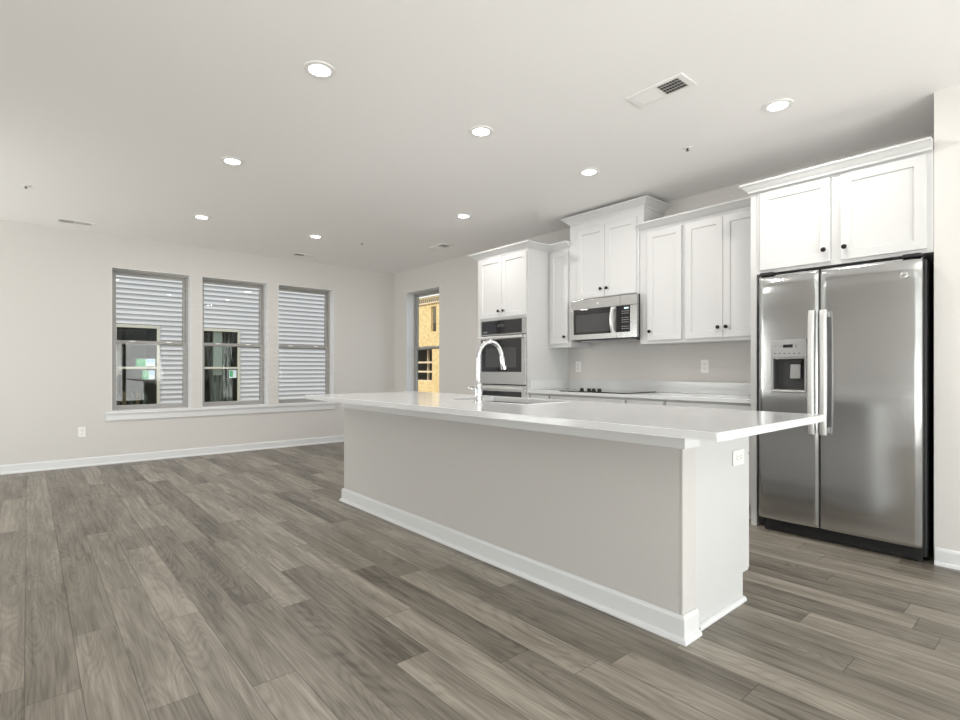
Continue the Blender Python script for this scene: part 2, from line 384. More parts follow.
# tall oven cabinet
t = thing('oven_cabinet', 'tall white cabinet housing the built-in double oven', 'cabinet', (3.27, -.32, 0))
bm = B((2.87, 2.93, -.64, -G, 0, 2.36), (3.645, 3.67, -.64, -G, 0, 2.36), (2.93, 3.645, -.64, -G, 1.652, 2.36), (2.93, 3.645, -.64, -G, .11, .40), (2.93, 3.645, -.57, -G, 0, .11), (2.93, 3.645, -.03, -G, .40, 1.652))
obj('carcass', bm, M_cab, t)
door(2.915, 3.287, 1.672, 2.336, -.66, t, 3.250, 1.742); door(3.291, 3.658, 1.672, 2.336, -.66, t, 3.328, 1.742)
dr = obj('drawer', shaker(2.915, 3.658, .13, .385, -.66, rail=.05), M_cab, t); knob(3.29, .26, -.66, dr)
# wall cabinet left of the microwave
t = thing('wall_cabinet', 'narrow single-door wall cabinet between oven tower and microwave', 'cabinet', (3.83, -.16, 1.335), 'white wall cabinets')
obj('carcass', B((3.6715, 3.983, -.33, -G, 1.335, 2.36)), M_cab, t)
door(3.712, 3.955, 1.372, 2.336, -.35, t, 3.918, 1.443)
# cabinet above the microwave
t = thing('wall_cabinet', 'raised two-door cabinet directly above the microwave', 'cabinet', (4.40, -.17, 1.795), 'white wall cabinets')
obj('carcass', B((3.985, 4.789, -.345, -G, 1.797, 2.43), (3.985, 4.84, -.345, -G, 2.43, 2.60)), M_cab, t)
door(4.095, 4.419, 1.806, 2.50, -.365, t, 4.386, 1.885); door(4.423, 4.766, 1.806, 2.50, -.365, t, 4.456, 1.885)
# right run
t = thing('wall_cabinet', 'tall single-door wall cabinet right beside the microwave', 'cabinet', (5.0, -.16, 1.335), 'white wall cabinets')
obj('carcass', B((4.7905, 5.213, -.33, -G, 1.335, 2.36)), M_cab, t)
door(4.873, 5.198, 1.364, 2.336, -.35, t, 4.905, 1.444)
t = thing('wall_cabinet', 'wide two-door wall cabinet beside the refrigerator', 'cabinet', (5.55, -.16, 1.335), 'white wall cabinets')
obj('carcass', B((5.2145, 5.892, -.33, -G, 1.335, 2.36)), M_cab, t)
door(5.234, 5.551, 1.364, 2.336, -.35, t, 5.520, 1.446); door(5.554, 5.874, 1.364, 2.336, -.35, t, 5.585, 1.446)
# over refrigerator
t = thing('wall_cabinet', 'deep two-door cabinet above the refrigerator', 'cabinet', (6.41, -.33, 1.775), 'white wall cabinets')
obj('carcass', B((5.9355, 6.893, -.66, -G, 1.775, 2.36)), M_cab, t)
door(5.962, 6.388, 1.797, 2.336, -.68, t, 6.357, 1.874); door(6.446, 6.863, 1.797, 2.336, -.68, t, 6.470, 1.874)
p = obj('refrigerator_end_panel', B((5.8935, 5.934, -.66, -G, 0, 2.36)), M_cab, bevel=.001); tag(p, 'tall white side panel standing left of the refrigerator', 'panel')

# crown mouldings
def crown_prof(z0, h, pr):
    return [(0, z0), (.006, z0), (.008, z0+.12*h), (.2*pr, z0+.22*h), (.42*pr, z0+.38*h), (.66*pr, z0+.60*h), (.84*pr, z0+.74*h), (.97*pr, z0+.80*h), (pr, z0+.86*h), (pr, z0+h), (0, z0+h)]
def crown(path, z0, h, pr, label):
    bm = bmesh.new(); sweep(bm, path, crown_prof(z0, h, pr), 1)
    o = obj('crown_molding', bm, M_cab); return tag(o, label, 'molding', 'crown moldings on the cabinets')
def cr_(path, *a):  # paths walk left to right with the room on the right-hand side
    return crown(path, *a)
cr_([(2.869, -.003), (2.869, -.641), (3.671, -.641), (3.671, -.331), (3.983, -.331)], 2.352, .068, .078, 'crown molding stepping around the oven tower and narrow cabinet')
cr_([(3.984, -.003), (3.984, -.346), (4.841, -.346), (4.841, -.003)], 2.575, .074, .068, 'crown molding on the raised cabinet above the microwave, nearly touching ceiling')
cr_([(4.792, -.331), (5.8925, -.331)], 2.352, .068, .078, 'crown molding between raised cabinet and refrigerator panel')
cr_([(5.8925, -.412), (5.8925, -.6815), (6.893, -.6815)], 2.352, .060, .052, 'crown molding above the refrigerator cabinet')

# base cabinets under the back counter
BC = [(3.6715, 3.943, 'narrow base cabinet beside the oven tower'), (3.945, 4.828, 'wide base cabinet under the cooktop'), (4.83, 5.198, 'single-door base cabinet right of the cooktop'), (5.20, 5.892, 'two-door base cabinet next to the refrigerator panel')]
for i, (a, b, lab) in enumerate(BC):
    t = thing('base_cabinet', lab, 'cabinet', ((a+b)/2, -.3, 0), 'white base cabinets along the back wall')
    obj('carcass', cab_box(a, b, -G, -.60, 0, .858, True), M_cab, t)
    bm = B((a+.014, b-.014, -.62, -.601, .70, .842)); d = obj('drawer', bm, M_cab, t, bevel=.0015); knob((a+b)/2, .77, -.62, d)
    if b-a > .5:
        m = (a+b)/2; door(a+.014, m-.002, .13, .685, -.621, t, m-.035, .62); door(m+.002, b-.014, .13, .685, -.621, t, m+.035, .62)
    else: door(a+.014, b-.014, .13, .685, -.621, t, b-.05, .62)
# back counter with low splash
bm = B((3.6715, 5.892, -.64, -G, .86, .889)); t = obj('kitchen_countertop', bm, M_quartz, bevel=.002); tag(t, 'white quartz countertop running along the back wall', 'countertop')
obj('backsplash', B((3.6715, 5.892, -.02, -G, .8895, .993)), M_quartz, t, bevel=.002)
obj('side_splash', B((3.6715, 3.69, -.62, -.021, .8895, .993)), M_quartz, t, bevel=.002)

# cooktop
bm = B((4.04, 4.80, -.58, -.08, .8895, .898)); ck = obj('cooktop', bm, M_gloss, bevel=.002); tag(ck, 'black glass cooktop set in the back counter under the microwave', 'cooktop')
for x, y, r in ((4.22, -.2, .08), (4.20, -.38, .09), (4.61, -.2, .10), (4.64, -.43, .08)):
    for rr in (r,):
        bm = bmesh.new()
        n = 40; a = [[bm.verts.new((x+(rr+d)*math.cos(2*PI*i/n), y+(rr+d)*math.sin(2*PI*i/n), .8984)) for i in range(n)] for d in (0, .002)]
        for i in range(n): bm.faces.new((a[0][i], a[0][(i+1) % n], a[1][(i+1) % n], a[1][i]))
        obj('burner_ring', bm, M_grey, ck)
for x in (4.285, 4.37, 4.425, 4.49):
    bm = bmesh.new(); lathe(bm, [(.022, .8985), (.021, .906), (.018, .9075), (.017, .922), (.012, .925)], Matrix.Translation((x, -.535, 0)), 20)
    k = obj('knob', bm, M_knob, ck, smooth=True)
    obj('grip', B((x-.003, x+.003, -.553, -.517, .9255, .933)), M_handle, k, bevel=.001)

# ------------------------------------------------------------------ double oven
t = thing('double_oven', 'stainless built-in double oven with black glass in the tall cabinet', 'oven', (3.29, -.35, .402))
obj('body', B((2.935, 3.64, -.62, -.035, .402, 1.648)), M_black, t)
f = obj('control_panel', B((2.935, 3.652, -.655, -.6205, 1.480, 1.648)), M_steel2, t, bevel=.002)
obj('control_glass', B((2.958, 3.592, -.658, -.6555, 1.494, 1.640)), M_gloss, f)
obj('display', B((3.22, 3.33, -.6592, -.6585, 1.57, 1.60)), M_mwwin, f)
for i in range(6): obj('button', B((2.985+i*.012, 2.993+i*.012, -.6592, -.6585, 1.512+.006*(i % 2), 1.520+.006*(i % 2))), M_grey, f)
def oven_door(z0, z1, gz0, gz1, hz):
    d = obj('door', B((2.935, 3.652, -.66, -.6205, z0, z1)), M_steel2, t, bevel=.003)
    obj('door_glass', B((2.958, 3.592, -.663, -.6605, gz0, gz1)), M_gloss, d, bevel=.001)
    w_ = bmesh.new(); box(w_, 3.03, 3.52, -.6642, -.6635, gz0+.05, gz1-.09); obj('inner_window', w_, M_mwwin, d)
    h = B((2.94, 3.648, -.715, -.695, hz-.014, hz+.014)); 
    for x in (2.965, 3.623): box(h, x-.012, x+.012, -.695, -.6605, hz-.012, hz+.012)
    obj('handle', h, M_handle, d, bevel=.004)
oven_door(.943, 1.474, 1.078, 1.432, 1.450)
oven_door(.405, .934, .53, .868, .905)

# ------------------------------------------------------------------ microwave
t = thing('microwave_oven', 'stainless over-the-range microwave mounted under the raised cabinet', 'microwave', (4.445, -.2, 1.39))
obj('body', B((4.067, 4.789, -.40, -.002, 1.392, 1.7955)), M_black, t, bevel=.002)
b_ = bmesh.new()
prism(b_, [(-.33, 1.391), (-.10, 1.391), (-.14, 1.375), (-.30, 1.375)], 'x', 4.12, 4.74); obj('vent_grease_filter', b_, M_steel2, t)
obj('top_grille', B((4.067, 4.642, -.43, -.4005, 1.694, 1.788), (4.644, 4.822, -.43, -.4005, 1.694, 1.788)), M_steel2, t, bevel=.002)
dm = obj('door', B((4.067, 4.60, -.43, -.4005, 1.397, 1.692)), M_steel2, t, bevel=.002)
obj('door_glass', B((4.10, 4.548, -.433, -.4305, 1.447, 1.691)), M_gloss, dm, bevel=.001)
obj('inner_window', B((4.135, 4.525, -.4342, -.4335, 1.468, 1.640)), M_mwwin, dm)
bm = bmesh.new(); hp = []
for i in range(13):
    s = i/12; hp.append((4.573, -.446-.022*math.sin(PI*s), 1.452+.232*s))
for a, c in zip(hp, hp[1:]):
    v = [bm.verts.new((p[0]+dx, p[1]+dy, p[2])) for p in (a, c) for dx, dy in ((-.017, 0), (.017, 0), (.012, -.012), (-.012, -.012))]
    for i in range(4): bm.faces.new((v[i], v[(i+1) % 4], v[4+(i+1) % 4], v[4+i]))
for z in (1.458, 1.678): box(bm, 4.562, 4.584, -.45, -.4305, z-.008, z+.008)
obj('handle', bm, M_handle, dm, smooth=True)
cp = obj('control_panel', B((4.602, 4.822, -.43, -.4005, 1.397, 1.692)), M_steel2, t, bevel=.002)
obj('keypad', B((4.604, 4.749, -.433, -.4305, 1.449, 1.690)), M_gloss, cp, bevel=.001)
obj('display', B((4.69, 4.735, -.4345, -.4335, 1.660, 1.674)), M_disp, cp)
for r in range(9):
    if r in (2, 6): continue
    for c in range(4): obj('button', B((4.665+c*.020, 4.674+c*.020, -.4342, -.4335, 1.636-r*.020, 1.642-r*.020)), M_grey, cp)
# small round badge on the top grille
bm = bmesh.new(); lathe(bm, [(.012, 0), (.012, .0015), (.0105, .0022)], Matrix.Translation((4.39, -.4305, 1.742)) @ Matrix.Rotation(PI/2, 4, 'X'), 24); obj('badge', bm, M_handle, t, smooth=True)

# ------------------------------------------------------------------ refrigerator
fx0, fx1, fyf = 5.986, 6.858, -.76
t = thing('refrigerator', 'stainless side-by-side refrigerator with water dispenser and long handles', 'refrigerator', ((fx0+fx1)/2, -.4, 0))
obj('body', B((fx0+.004, fx1+.010, -.695, -.03, .035, 1.735)), M_black, t, bevel=.004)
gr = B((fx0+.02, fx1-.005, -.70, -.6955, .012, .088)); 
for i in range(6): box(gr, fx0+.05, fx1-.03, -.703, -.7005, .022+i*.010, .026+i*.010)
g_ = obj('base_grille', gr, M_black, t)
for x in (fx0+.03, fx1-.03):
    bm = bmesh.new(); lathe(bm, [(.02, 0), (.02, .02), (.008, .021), (.008, .0345)], Matrix.Translation((x, -.675, 0)), 16); obj('foot', bm, M_black, t, smooth=True)
def fdoor(x0, x1, z0, z1):
    """door slab slightly bowed in plan with a rolled top edge"""
    bm = bmesh.new(); nx, nz = 26, 60; yb = -.70; rows = []
    zs = []
    for j in range(nz+1):
        s = j/nz; zs.append(z1-(z1-z0)*(1-math.cos(s*PI/2)) if False else z0+(z1-z0)*s)
    zs = sorted(set([z0, z0+.004, z0+.012] + [z0+.02+(z1-z0-.14)*k/28 for k in range(29)] + [z1-.12+.12*k/16 for k in range(17)]))
    for z in zs:
        row = []
        for i in range(nx+1):
            u = i/nx; x = x0+(x1-x0)*u
            bow = .005*(1-(2*u-1)**2)                         # bow
            edge = min(u, 1-u)*(x1-x0); r = .006
            cut = 0 if edge >= r else r-math.sqrt(max(0, r*r-(r-edge)**2))
            tz = z1-z; R = .030; roll = 0 if tz >= R else (R-math.sqrt(max(0, R*R-(R-tz)**2)))*.9
            bz = z-z0; cut2 = 0 if bz > .008 else (.008-bz)*.6
            crown_ = .006*math.exp(-((tz-.07)/.05)**2)         # gentle swell near the top of the door
            row.append(bm.verts.new((x, min(yb-.006, fyf+.006-bow-crown_*(1-(2*u-1)**4)+cut+roll+cut2), z)))
        rows.append(row)
    for a, b in zip(rows, rows[1:]):
        for i in range(nx): bm.faces.new((a[i], a[i+1], b[i+1], b[i]))
    # close the slab
    bk = [[bm.verts.new((x, yb, r[0].co.z)) for x in (x0, x1)] for r in rows]
    for k in range(len(rows)-1):
        bm.faces.new((rows[k][0], rows[k+1][0], bk[k+1][0], bk[k][0])); bm.faces.new((rows[k][-1], bk[k][1], bk[k+1][1], rows[k+1][-1]))
        bm.faces.new((bk[k][0], bk[k+1][0], bk[k+1][1], bk[k][1]))
    bm.faces.new([bk[0][0]]+[v for v in rows[0]]+[bk[0][1]]); bm.faces.new([bk[-1][0]]+[v for v in rows[-1]]+[bk[-1][1]])
    return bm
fm = 6.3505
bmA = fdoor(fx0, fm-.004, .095, 1.745)
HX0, HX1, HZ0, HZ1 = 6.084, 6.273, .972, 1.176          # opening for the dispenser
for co, no in (((HX0, 0, 0), (1, 0, 0)), ((HX1, 0, 0), (1, 0, 0)), ((0, 0, HZ0), (0, 0, 1)), ((0, 0, HZ1), (0, 0, 1))):
    bmesh.ops.bisect_plane(bmA, geom=bmA.verts[:]+bmA.edges[:]+bmA.faces[:], dist=1e-6, plane_co=co, plane_no=no)
kill = []
for f_ in bmA.faces:
    c_ = f_.calc_center_median()
    if HX0 < c_.x < HX1 and HZ0 < c_.z < HZ1 and c_.y < -.72: kill.append(f_)
bmesh.ops.delete(bmA, geom=kill, context='FACES')
dA = obj('door', bmA, M_steel, t, smooth=True); dA['label'] = 'narrower left door with water and ice dispenser'
dB = obj('door', fdoor(fm+.004, fx1, .095, 1.745), M_steel, t, smooth=True); dB['label'] = 'wider right door'
obj('door_gasket', B((fm-.0035, fm+.0035, -.752, -.7005, .10, 1.74)), M_black, t)  # black strip added to draw the door gap as a dark line
def fhandle(xc, tilt, d):
    bm = bmesh.new(); pts = []
    n = 24; rows = []
    for i in range(n+1):
        s = i/n; z = .695+.785*s; dx = tilt*(1-(2*s-1)**2)
        y = -.800-.012*(1-(2*s-1)**8)
        rows.append([bm.verts.new((xc+dx+a, y+b, z)) for a, b in ((-.019, .012), (-.017, -.006), (-.009, -.012), (.009, -.012), (.017, -.006), (.019, .012))])
    for a, b in zip(rows, rows[1:]):
        for i in range(6): bm.faces.new((a[i], a[(i+1) % 6], b[(i+1) % 6], b[i]))
    bm.faces.new(rows[0]); bm.faces.new(rows[-1][::-1])
    for z in (.72, 1.455): box(bm, xc-.013, xc+.013, -.80, -.763, z-.018, z+.018)
    obj('handle', bm, M_fhandle, d, smooth=True)
fhandle(6.322, -.003, dA); fhandle(6.385, .003, dB)
# dispenser
bm = bmesh.new()   # raised surround with an open middle
for b in ((6.072, HX0, -.778, -.760, .958, 1.182), (HX1, 6.284, -.778, -.760, .958, 1.182), (HX0, HX1, -.778, -.760, .958, HZ0)): box(bm, *b)
dp = obj('dispenser', bm, M_panel, dA, bevel=.002)
obj('control_panel', B((6.072, 6.284, -.780, -.760, 1.184, 1.303)), M_panel, dp, bevel=.004)
M_rec = plain('dispenser_recess', (.05, .05, .052), .35)
obj('recess', B((HX0, HX1, -.706, -.702, HZ0, HZ1), (HX0, HX0+.004, -.76, -.706, HZ0, HZ1), (HX1-.004, HX1, -.76, -.706, HZ0, HZ1), (HX0+.004, HX1-.004, -.76, -.706, HZ1-.004, HZ1), (HX0+.004, HX1-.004, -.76, -.706, HZ0, HZ0+.004)), M_rec, dp)
obj('display', B((6.148, 6.207, -.7815, -.7803, 1.249, 1.269)), M_gloss, dp)
for i in range(6): obj('button', B((6.093+i*.029, 6.105+i*.029, -.7813, -.7803, 1.208, 1.213)), M_slot, dp)
for x, z in ((6.095, 1.258), (6.130, 1.256), (6.220, 1.262), (6.222, 1.25)): obj('button', B((x, x+.010, -.7813, -.7803, z, z+.004)), M_slot, dp)
bm = bmesh.new()   # spout housing
prism(bm, [(6.165, 1.170), (6.255, 1.170), (6.240, 1.140), (6.180, 1.140)], 'y', -.75, -.712); obj('spout', bm, M_black, dp, bevel=.003)
bm = bmesh.new()   # paddle
v = [(6.182, 1.138), (6.242, 1.138), (6.236, 1.045), (6.172, 1.045)]
A = [bm.verts.new((x, -.752+.018*(z < 1.1), z)) for x, z in v]; C = [bm.verts.new((x, -.740+.018*(z < 1.1), z)) for x, z in v]
bm.faces.new(A); bm.faces.new(C[::-1])
for i in range(4): bm.faces.new((A[i], C[i], C[(i+1) % 4], A[(i+1) % 4]))
M_clear = plain('clear_grey_plastic', (.45, .45, .45), .2)
obj('paddle', bm, M_clear, dp, bevel=.004)
bm = bmesh.new(); prism(bm, [(-.790, .957), (-.760, .950), (-.760, .972), (-.790, .966)], 'x', 6.080, 6.277); obj('drip_tray', bm, M_handle, dp, bevel=.002)
# badge on the right door: raised ring with flowing monogram strokes
MB_ = Matrix.Translation((6.783, -.7735, 1.645)) @ Matrix.Rotation(PI/2, 4, 'X')
bm = bmesh.new(); lathe(bm, [(.0185, 0), (.0185, .003), (.016, .004)], MB_, 32); bd = obj('badge', bm, M_steel2, dB, smooth=True)
bm = bmesh.new()
ring = [(6.783+.017*math.cos(a*PI/16), -.778, 1.645+.017*math.sin(a*PI/16)) for a in range(33)]; tube(bm, ring, .0014, 6)
for cx_, sg in ((6.7775, 1), (6.788, -1)):
    pts = [(cx_+(.0065*math.cos(a))*(1 if sg > 0 else -1), -.778, 1.645+.009*math.sin(a)) for a in [k*PI*1.6/14+.5 for k in range(15)]]; tube(bm, pts, .0010, 6)
obj('monogram', bm, M_handle, bd, smooth=True)
obj('hinge_cover', B((fx1-.09, fx1-.004, -.755, -.66, 1.7455, 1.766)), M_black, t, bevel=.004)
obj('hinge_cover', B((fx0+.004, fx0+.09, -.755, -.66, 1.7455, 1.766)), M_black, t, bevel=.004)

# ------------------------------------------------------------------ island
t = thing('kitchen_island', 'long kitchen island with grey painted front and white end panel', 'kitchen island', (4.87, -2.2, 0))
KX0, KX1 = 3.375, 6.387
obj('knee_wall', B((KX0, KX1, -2.552, -2.43, 0, .8665)), M_kwall, t)
obj('end_panel', None or (lambda: (lambda bm: (prism(bm, [(-2.429, .0), (-1.965, .0), (-1.965, .13), (-1.905, .13), (-1.905, .8665), (-2.429, .8665)], 'x', 6.345, 6.388), bm)[1])(bmesh.new()))(), M_cab, t)
bm = bmesh.new(); prism(bm, [(-2.429, .0), (-1.965, .0), (-1.965, .13), (-1.905, .13), (-1.905, .8665), (-2.429, .8665)], 'x', KX0, KX0+.04); obj('end_panel', bm, M_cab, t)
bm = bmesh.new(); box(bm, KX0+.041, 6.344, -2.429, -1.906, .112, .64); box(bm, KX0+.041, 6.344, -2.429, -1.966, 0, .111)
for x0, x1 in ((KX0+.041, 4.50), (5.37, 6.344)): box(bm, x0, x1, -2.429, -1.906, .641, .8665)
obj('cabinet_box', bm, M_cabin, t)
# corner post cap, apron under the worktop and base trim
obj('corner_board', B((6.3885, 6.398, -2.553, -2.446, .10, .785)), M_kwall, t)
bm = bmesh.new(); sweep(bm, [(KX0-.001, -2.30), (KX0-.001, -2.5525), (6.3985, -2.5525), (6.3985, -2.446)], [(0, .784), (.017, .784), (.019, .787), (.019, .8665), (0, .8665)], 1)
obj('apron_board', bm, M_trim, t)
IB = [(0, 0), (.028, 0), (.028, .008), (.024, .018), (.014, .022), (.014, .092), (.011, .100), (.004, .106), (0, .106)]
bm = bmesh.new(); sweep(bm, [(KX0-.001, -2.10), (KX0-.001, -2.5535), (6.399, -2.5535), (6.399, -2.446)], IB, 1); obj('baseboard', bm, M_trim, t)
bm = bmesh.new(); sweep(bm, [(6.389, -2.4165), (6.389, -1.965)], [(0, 0), (.018, 0), (.018, .008), (.014, .016), (.006, .020), (0, .020)], 1); obj('shoe_molding', bm, M_trim, t)
n = 5; xs = [KX0+.003+(6.387-KX0-.003)*i/n for i in range(n+1)]
for i in range(n):
    if i == 2: continue
    d = obj('drawer', B((xs[i]+.003, xs[i+1]-.003, -1.904, -1.884, .70, .845)), M_cab, t, bevel=.0015)
for i in range(n): 
    m = (xs[i]+xs[i+1])/2
    for a, b, kx in ((xs[i]+.003, m-.0015, m-.035), (m+.0015, xs[i+1]-.003, m+.035)):
        bm = bmesh.new(); box(bm, a, b, -1.904, -1.884, .135, .69); d = obj('door', bm, M_cab, t, bevel=.0015)
# worktop with sink cut-out
CX0, CX1, CY0, CY1, CZ0, CZ1 = 3.283, 6.680, -2.850, -1.783, .867, .897
SX0, SX1, SY0, SY1 = 4.56, 5.295, -2.325, -1.925
bm = bmesh.new(); R_ = []
for z in (CZ0, CZ1):
    R_.append([bm.verts.new((x, y, z)) for x, y in ((CX0, CY0), (CX1, CY0), (CX1, CY1), (CX0, CY1))])
    R_.append([bm.verts.new((x, y, z)) for x, y in ((SX0, SY0), (SX1, SY0), (SX1, SY1), (SX0, SY1))])
for i in range(4):
    j = (i+1) % 4
    bm.faces.new((R_[0][i], R_[0][j], R_[1][j], R_[1][i])); bm.faces.new((R_[2][i], R_[2][j], R_[3][j], R_[3][i]))
    bm.faces.new((R_[0][i], R_[0][j], R_[2][j], R_[2][i])); bm.faces.new((R_[1][i], R_[1][j], R_[3][j], R_[3][i]))
o = obj('island_countertop', bm, M_quartz, bevel=.003); tag(o, 'large white quartz slab overhanging the island', 'countertop')
e = .004; z0 = .66
bm = B((SX0-e, SX0, SY0-e, SY1+e, z0, CZ0-.0005), (SX1, SX1+e, SY0-e, SY1+e, z0, CZ0-.0005), (SX0, SX1, SY0-e, SY0, z0, CZ0-.0005), (SX0, SX1, SY1, SY1+e, z0, CZ0-.0005), (SX0-e, SX1+e, SY0-e, SY1+e, z0-e, z0))
sk_ = obj('undermount_sink', bm, M_sink); tag(sk_, 'stainless undermount sink sunk into the island worktop', 'sink')
bm = bmesh.new(); lathe(bm, [(.045, 0), (.043, .002), (.03, .001), (.0, .0005)][:3], Matrix.Translation((4.965, -2.13, z0+.0003)), 24); obj('drain', bm, M_chrome, sk_, smooth=True)
# faucet
fxx, fyy = 4.935, -2.395
t = thing('kitchen_faucet', 'tall chrome gooseneck faucet on the island beside the sink', 'faucet', (fxx, fyy, CZ1))
bm = bmesh.new(); lathe(bm, [(.030, CZ1+.0005), (.030, .903), (.0265, .908), (.0255, .95), (.0255, 1.005), (.020, 1.018), (.015, 1.028), (.0145, 1.04)], Matrix.Translation((fxx, fyy, 0)), 28); obj('base', bm, M_chrome, t, smooth=True)
bm = bmesh.new(); R1 = .102
pts = [(fxx, fyy, 1.035), (fxx, fyy, 1.10)]+[(fxx, fyy+R1-R1*math.cos(a), 1.175+1.08*R1*math.sin(a)) for a in [PI*.93*k/20 for k in range(21)]]
tube(bm, pts, .0135, 18); obj('spout', bm, M_chrome, t, smooth=True)
p0, p1 = Vector(pts[-1]), Vector((fxx, fyy+.222, 1.108))
bm = bmesh.new(); tube(bm, [p0, p0+(p1-p0)*.1, p0+(p1-p0)*.15, p1, p1+(p1-p0)*.01], [.0138, .0145, .016, .0195, .016], 18); sp_ = obj('spray_head', bm, M_chrome, t, smooth=True)
bm = bmesh.new(); q = p0+(p1-p0)*.6; box(bm, q.x+.014, q.x+.019, q.y-.006, q.y+.006, q.z-.014, q.z+.014); obj('spray_button', bm, M_black, sp_)
bm = bmesh.new(); tube(bm, [(fxx-.024, fyy-.006, .985), (fxx-.045, fyy-.012, .985)], .012, 14); tube(bm, [(fxx-.044, fyy-.012, .985), (fxx-.050, fyy-.013, .985), (fxx-.058, fyy-.016, .985), (fxx-.072, fyy-.020, .990)], [.005, .007, .009, .006], 12)
obj('lever_handle', bm, M_chrome, t, smooth=True)

# ------------------------------------------------------------------ electrical outlets
def outlet(label, M, rect=True):
    """local: x across, y out of the wall, z up; plate centred on the origin"""
    loc = M.translation.copy(); t = thing('wall_outlet', label, 'outlet', loc, 'white wall outlets')
    T = M
    bm = bmesh.new(); box(bm, -.036, .036, .0005, .006, -.058, .058, M=T); p = obj('cover_plate', bm, M_plate, t, bevel=.0015)
    for dz in (-.0195, .0195):
        bm = bmesh.new(); box(bm, -.0165, .0165, .006, .008, dz-.014, dz+.014, M=T); r = obj('receptacle', bm, M_plate, p, bevel=.002)
        bm = bmesh.new()
        for bx in ((-.0085, -.006), (.006, .0085)): box(bm, *bx, .008, .0084, dz-.002, dz+.007, M=T)
        box(bm, -.002, .002, .008, .0084, dz-.010, dz-.006, M=T); obj('slots', bm, M_slot, r)
    return t
def wallM(kind, x, y, z):
    if kind == 'left': R = Matrix(((0, 1, 0), (1, 0, 0), (0, 0, 1)))        # faces +x
    elif kind == 'back': R = Matrix(((1, 0, 0), (0, -1, 0), (0, 0, 1)))     # faces -y
    return Matrix.Translation((x, y, z)) @ R.to_4x4()
outlet('white outlet low on the window wall below the left window', wallM('left', 0, -4.105, .394))
outlet('white outlet above the back counter near the oven tower', wallM('back', 3.815, 0, 1.134))
outlet('white outlet above the back counter near the refrigerator', wallM('back', 5.235, 0, 1.133))
outlet('white outlet on the white end panel of the island', wallM('left', 6.389, -2.022, .69) @ Matrix.Rotation(PI/2, 4, 'Y'))

# ------------------------------------------------------------------ recessed lights
def can(loc, label):
    t = thing('recessed_light', label, 'ceiling light', loc, 'recessed ceiling lights'); x, y, z = loc
    bm = bmesh.new(); n = 36; prof = [(.054, -.001), (.056, -.007), (.080, -.005), (.083, -.0005), (.054, -.0005)]
    rings = [[bm.verts.new((x+r*math.cos(2*PI*i/n), y+r*math.sin(2*PI*i/n), z+h)) for i in range(n)] for r, h in prof]
    for a, b in zip(rings, rings[1:]+rings[:1]):
        for i in range(n): bm.faces.new((a[i], a[(i+1) % n], b[(i+1) % n], b[i]))
    obj('trim_ring', bm, M_plate, t, smooth=True)
    bm = bmesh.new(); lathe(bm, [(.0535, -.0008), (.0535, -.004), (.04, -.0055)], Matrix.Translation((x, y, z)), 36); obj('lens', bm, M_lamp, t, smooth=True)
    d = bpy.data.lights.new('downlight', 'AREA'); d.shape = 'DISK'; d.size = .11; d.energy = CAN_ENERGY; d.color = (1, .965, .93)
    o = bpy.data.objects.new('downlight', d); COL.objects.link(o); o.parent = t; o.location = (0, 0, -.008)
    return t
CANS = [((4.84, -3.41), 'recessed ceiling light nearest the camera, top centre left'), ((3.25, -3.40), 'recessed ceiling light left of centre, second from top left'),
        ((1.49, -3.21), 'recessed ceiling light in front of the middle window, far left'), ((1.49, -1.99), 'recessed ceiling light closest to the wall corner and right window'),
        ((3.28, -1.18), 'recessed ceiling light in front of the oven tower'), ((4.85, -2.30), 'recessed ceiling light above the middle of the island'),
        ((4.87, -1.18), 'recessed ceiling light in front of the raised microwave cabinet'), ((6.26, -1.18), 'recessed ceiling light in front of the refrigerator')]
c0 = None
for (x, y), lab in CANS:
    if c0 is None: c0 = can((x, y, H), lab)
    else: dup(c0, (x, y, H), lab)

# ------------------------------------------------------------------ ceiling registers
def vent(x, y, lx, ly, label, nsl):
    """register on the ceiling; long side lx along x unless rotated afterwards"""
    t = thing('ceiling_vent', label, 'vent', (x, y, H), 'white ceiling registers'); z = H
    fr = bmesh.new(); b = .022
    for q in ((-lx/2, lx/2, -ly/2, -ly/2+b), (-lx/2, lx/2, ly/2-b, ly/2), (-lx/2, -lx/2+b*1.6, -ly/2+b, ly/2-b), (lx/2-b*1.6, lx/2, -ly/2+b, ly/2-b), (-.006, .006, -ly/2+b, ly/2-b)):
        box(fr, x+q[0], x+q[1], y+q[2], y+q[3], z-.008, z-.0005)
    obj('frame', fr, M_plate, t, bevel=.0015)
    obj('duct_opening', B((x-lx/2+b, x+lx/2-b, y-ly/2+b, y+ly/2-b, z-.0012, z-.0004)), M_dark, t)
    lv = bmesh.new()
    for half, sg in ((-1, -1), (1, 1)):
        a0 = x+(.006 if half > 0 else -lx/2+b*1.6); a1 = x+(lx/2-b*1.6 if half > 0 else -.006)
        n = nsl
        for i in range(n):
            c = a0+(a1-a0)*(i+.5)/n; w_ = (a1-a0)/n*(.62 if half < 0 else .42)
            prism(lv, [(c-w_/2, z-.0085+.006*(sg > 0)), (c-w_/2+.0012, z-.0085+.006*(sg > 0)), (c+w_/2, z-.0025-.006*(sg > 0)), (c+w_/2-.0012, z-.0025-.006*(sg > 0))], 'y', y-ly/2+b, y+ly/2-b)
    n = 4
    for i in range(1, n): c = y-ly/2+b+(ly-2*b)*i/n; box(lv, x-lx/2+b, x+lx/2-b, c-.001, c+.001, z-.004, z-.0025)
    obj('louvers', lv, M_plate, t)
    return t
v0 = vent(5.892, -1.861, .344, .166, 'large white ceiling register with louvers near the top of view', 8)
dup(v0, (2.04, -.56, H), 'small white ceiling register beyond the oven tower')
